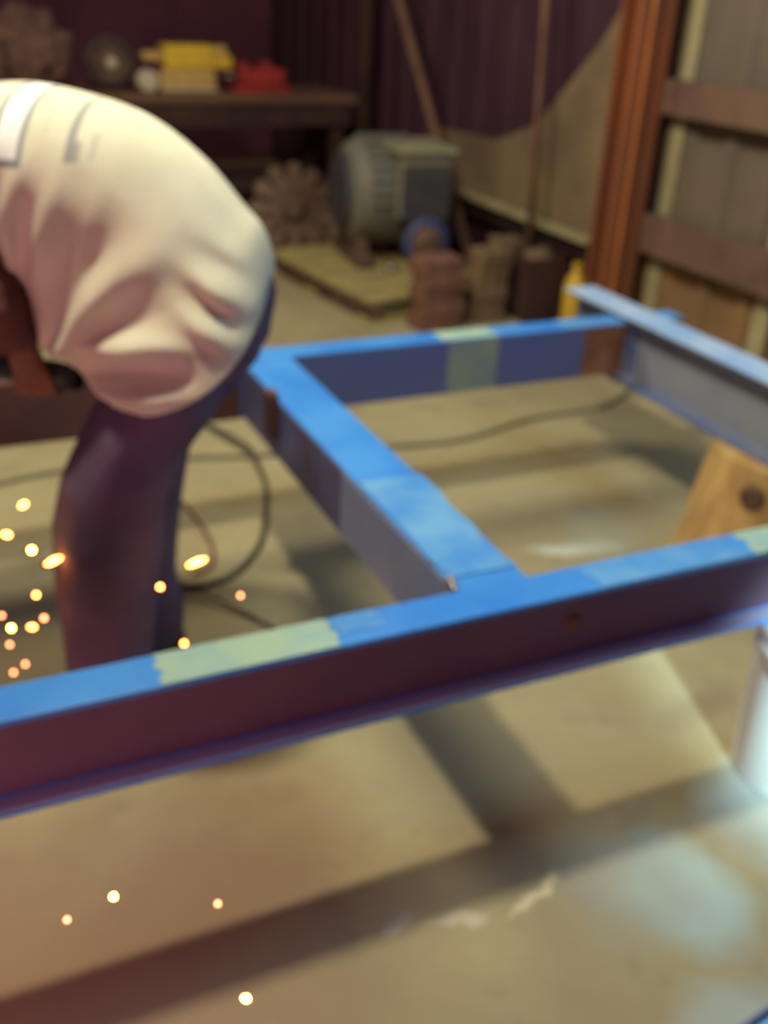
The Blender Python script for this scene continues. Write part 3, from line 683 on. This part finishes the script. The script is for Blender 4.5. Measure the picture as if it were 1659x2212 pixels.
def folds(x, z):
    dx = x-TIP[0]; dz = z-TIP[1]; r = math.hypot(dx, dz); th = math.atan2(dz, dx)
    d = 0
    # fan of diagonal folds rising from the belly point
    fan = max(0, 1-abs(th-.78)/.62)
    k = min(1, r/.08)*max(0, 1-max(0, r-.22)/.16)
    d += .036*fan**.6*k*(ridge(th*13.5+1.3+.5*math.sin(r*22))-.45)
    # upright pleats under the print
    a = math.exp(-((x+.17)/.13)**2)*math.exp(-((z-1.06)/.085)**2)
    d += .030*a*(ridge((x+.35*(z-1.1)*-1)*95+noise.noise((x*8, 0, z*5))*1.6)-.45)
    # hollow beneath the flap, roll of cloth under it
    fx = max(0, 1-((x-.02)/.17)**2)
    zc = .862+.10*(x-.0)-1.1*(x-.05)**2
    d += .020*fx*math.exp(-((z-zc-.030)/.016)**2)
    d -= .040*fx*math.exp(-((z-zc+.018)/.020)**2)
    d += .018*fx*math.exp(-((z-zc+.062)/.016)**2)
    # crumple near the hem at the back
    d += .024*math.exp(-((x-.20)/.045)**2)*math.sin(z*85+x*60)*math.exp(-((z-.97)/.08)**2)
    d += .006*noise.noise((x*12, z*12, 1.7))
    return d
bm = bmesh.new(); NU, NV = 150, 120; rings = []
for i in range(NU+1):
    t = i/NU; T = interp(top, t); Bt = interp(bot, t); wd = interp(wid, t)
    cx, cz = (T[0]+Bt[0])/2, (T[1]+Bt[1])/2; ax, az = (T[0]-Bt[0])/2, (T[1]-Bt[1])/2
    R = []
    for k in range(NV):
        a = 2*PI*k/NV; c, s = math.cos(a), math.sin(a)
        q = .88
        c_ = math.copysign(abs(c)**q, c); s_ = math.copysign(abs(s)**q, s)
        x, z, y = cx+ax*c_, cz+az*c_, s_*wd
        sag = max(0, 1-t/.42)**1.5*abs(s)**1.3*(1 if y < 0 else .6)
        x += .030*sag; z -= .100*sag
        dd = folds(x, z) if y < 0 else folds(x, z)*.6
        if dd < 0: dd *= min(1, .25+t*3.2)
        dd *= min(1, t/.05)
        y += math.copysign(.014*max(0, 1-t/.25), y)*min(1, abs(s)*2)
        y += -abs(s)**.7*dd if y < 0 else abs(s)**.7*dd
        R.append(bm.verts.new((x, y, z)))
    rings.append(R)
for A, Bq in zip(rings, rings[1:]):
    for k in range(NV): bm.faces.new((A[k], A[(k+1) % NV], Bq[(k+1) % NV], Bq[k]))
so_ = obj('shirt', bm, sm_, person, smooth=True); q = so_.modifiers.new('s', 'SOLIDIFY'); q.thickness = .004; q.offset = 0
for s, y in (('n', -1), ('f', 1)):
    P = nodes[ix['sh'+s]][0]; E_ = nodes[ix['el'+s]][0]
    b2 = bmesh.new(); n = 12
    pts = [P+Vector((.03, -y*.03, .03))]+[P+(E_-P)*(k/n)*.62 for k in range(n+1)]
    rs = [.06]+[.086-.012*k/n+.006*math.sin(k*1.7) for k in range(n+1)]
    tube(b2, pts, rs, 28, caps=False)
    for v in b2.verts: v.co += noise.noise_vector(v.co*14)*.008
    sl = obj('sleeve', b2, sm_, person, smooth=True); q = sl.modifiers.new('s', 'SOLIDIFY'); q.thickness = .004

for s in 'nf':
    E_ = Vector(nodes[ix['el'+s]][0]); W_ = Vector(nodes[ix['wr'+s]][0]); P = Vector(nodes[ix['sh'+s]][0])
    b2 = bmesh.new(); pts = smoothpath([P.lerp(E_, .45), P.lerp(E_, .8), E_, E_.lerp(W_, .3), E_.lerp(W_, .9)], 5)
    tube(b2, pts, [.066-.020*k/(len(pts)-1)+.003*math.sin(k*2.1) for k in range(len(pts))], 24, caps=False)
    for v in b2.verts: v.co += noise.noise_vector(v.co*22)*.006
    sl = obj('shade_sleeve', b2, mat('brown_shade_sleeve', (.14, .065, .05), (.10, .05, .045), 20, .9), person, smooth=True); q = sl.modifiers.new('s', 'SOLIDIFY'); q.thickness = .003  # added dark sleeve standing in for the shade on the arm
    sl['label'] = 'dark brown sleeve added as shade over the forearm'

# ------------------------------------------------------------------ angle grinder in the hands (mostly beyond the left edge)
ag = thing('angle_grinder', 'dark hand-held angle grinder in the hands at the left edge', 'power tool', (MX, MY, 0), -YAW)
A0 = Vector((-.085, -.075, .775)); A1 = Vector((-.52, .055, .775))
b2 = bmesh.new(); tube(b2, [A0, A0.lerp(A1, .1), A0.lerp(A1, .35), A0.lerp(A1, .6), A1], [.022, .027, .026, .034, .036], 20); obj('motor_body', b2, mat('dark_green_tool', (.03, .05, .05), rough=.4), ag, smooth=True)
b2 = bmesh.new(); lathe(b2, [(.034, -.03), (.036, .02), (.02, .03)], 20, Matrix.Translation(A1+Vector((-.02, 0, -.01)))); obj('gear_head', b2, CHROME, ag, bevel=.002)
b2 = bmesh.new(); lathe(b2, [(.006, -.004), (.062, -.003), (.062, 0), (.006, .001)], 36, Matrix.Translation(A1+Vector((-.02, 0, -.045)))); obj('disc', b2, BROWNM, ag)

# ------------------------------------------------------------------ sparks in the air
def P3(s, D, z): return (-.888+D*h.x+s*rt.x, -1.173+D*h.y+s*rt.y, z)
def spark(loc, r, m, label, stretch=1, ang=.5, group=None):
    b2 = bmesh.new(); bmesh.ops.create_icosphere(b2, subdivisions=2, radius=r, matrix=Matrix.Diagonal((stretch, 1, 1, 1)))
    deform(b2, r*.25, 300)
    o = obj('spark', b2, m, None, smooth=True); o.location = loc; o.rotation_euler = (0, -ang, -YAW)
    return tag(o, label, 'spark', group)
spark(P3(-.651, 1.6, .595), .0045, SPARK_O, 'orange spark highest of those left of the trouser leg', 2.0, .6)
spark(P3(-.689, 1.6, .531), .0045, SPARK_O, 'orange spark at the left edge level with the knee', 1.8, -.1)
spark(P3(-.647, 1.6, .501), .0050, SPARK_Y, 'bright yellow round spark left of the shin')
spark(P3(-.609, 1.6, .480), .0045, SPARK_O, 'long orange spark touching the left side of the shin', 4.2, .52)
spark(P3(-.342, 1.6, .493), .0045, SPARK_O, 'long orange spark right of the shin inside the cable loop', 4.6, .47)
spark(P3(-.413, 1.6, .435), .0042, SPARK_O, 'round orange spark on the right edge of the shin')
spark(P3(-.650, 1.6, .403), .0042, SPARK_O, 'round orange spark left of the lower shin')
spark(P3(-.641, 1.6, .351), .0040, SPARK_D, 'dim pinkish spark beside the lower shin')
spark(P3(-.707, 1.6, .324), .0045, SPARK_Y, 'bright yellow spark low at the left edge')
spark(P3(-.666, 1.6, .329), .0042, SPARK_O, 'oval orange spark right of the low yellow one', 1.7, 0)
spark(P3(-.374, 1.6, .309), .0040, SPARK_O, 'reddish spark just above the green patch of the beam')
spark(P3(-.262, 1.6, .425), .0035, SPARK_D, 'faint spark under the cable loop')
for s_, z_, l_ in ((-.715, .285, 'dim spark just under the low yellow spark'), (-.690, .240, 'dim pinkish spark above the left end of the blue beam'), (-.716, .218, 'dim spark lowest at the left edge above the blue beam'), (-.722, .352, 'dim spark at the left edge just above the low yellow spark')):
    spark(P3(s_, 1.6, z_), .0035, SPARK_D, l_, 1, .5, 'dim sparks above the left of the front beam')
O_ = Vector((-.888, -1.173, 1.45))
def lowspark(fl, t, *a, **k):
    p = O_+(Vector(fl)-O_)*t; return spark(p, *a, **k)
lowspark((-.744, .152, 0), .80, .0040, SPARK_Y, 'bright yellow spark alone over the floor below the beam')
lowspark((-.827, .132, 0), .80, .0032, SPARK_D, 'dim spark left of the bright one over the floor')
lowspark((-.578, .068, 0), .80, .0032, SPARK_D, 'dim spark right of the bright one over the floor')
lowspark((-.589, -.131, 0), .80, .0042, SPARK_Y, 'golden spark nearest the bottom of the picture', 1.3, -.4)
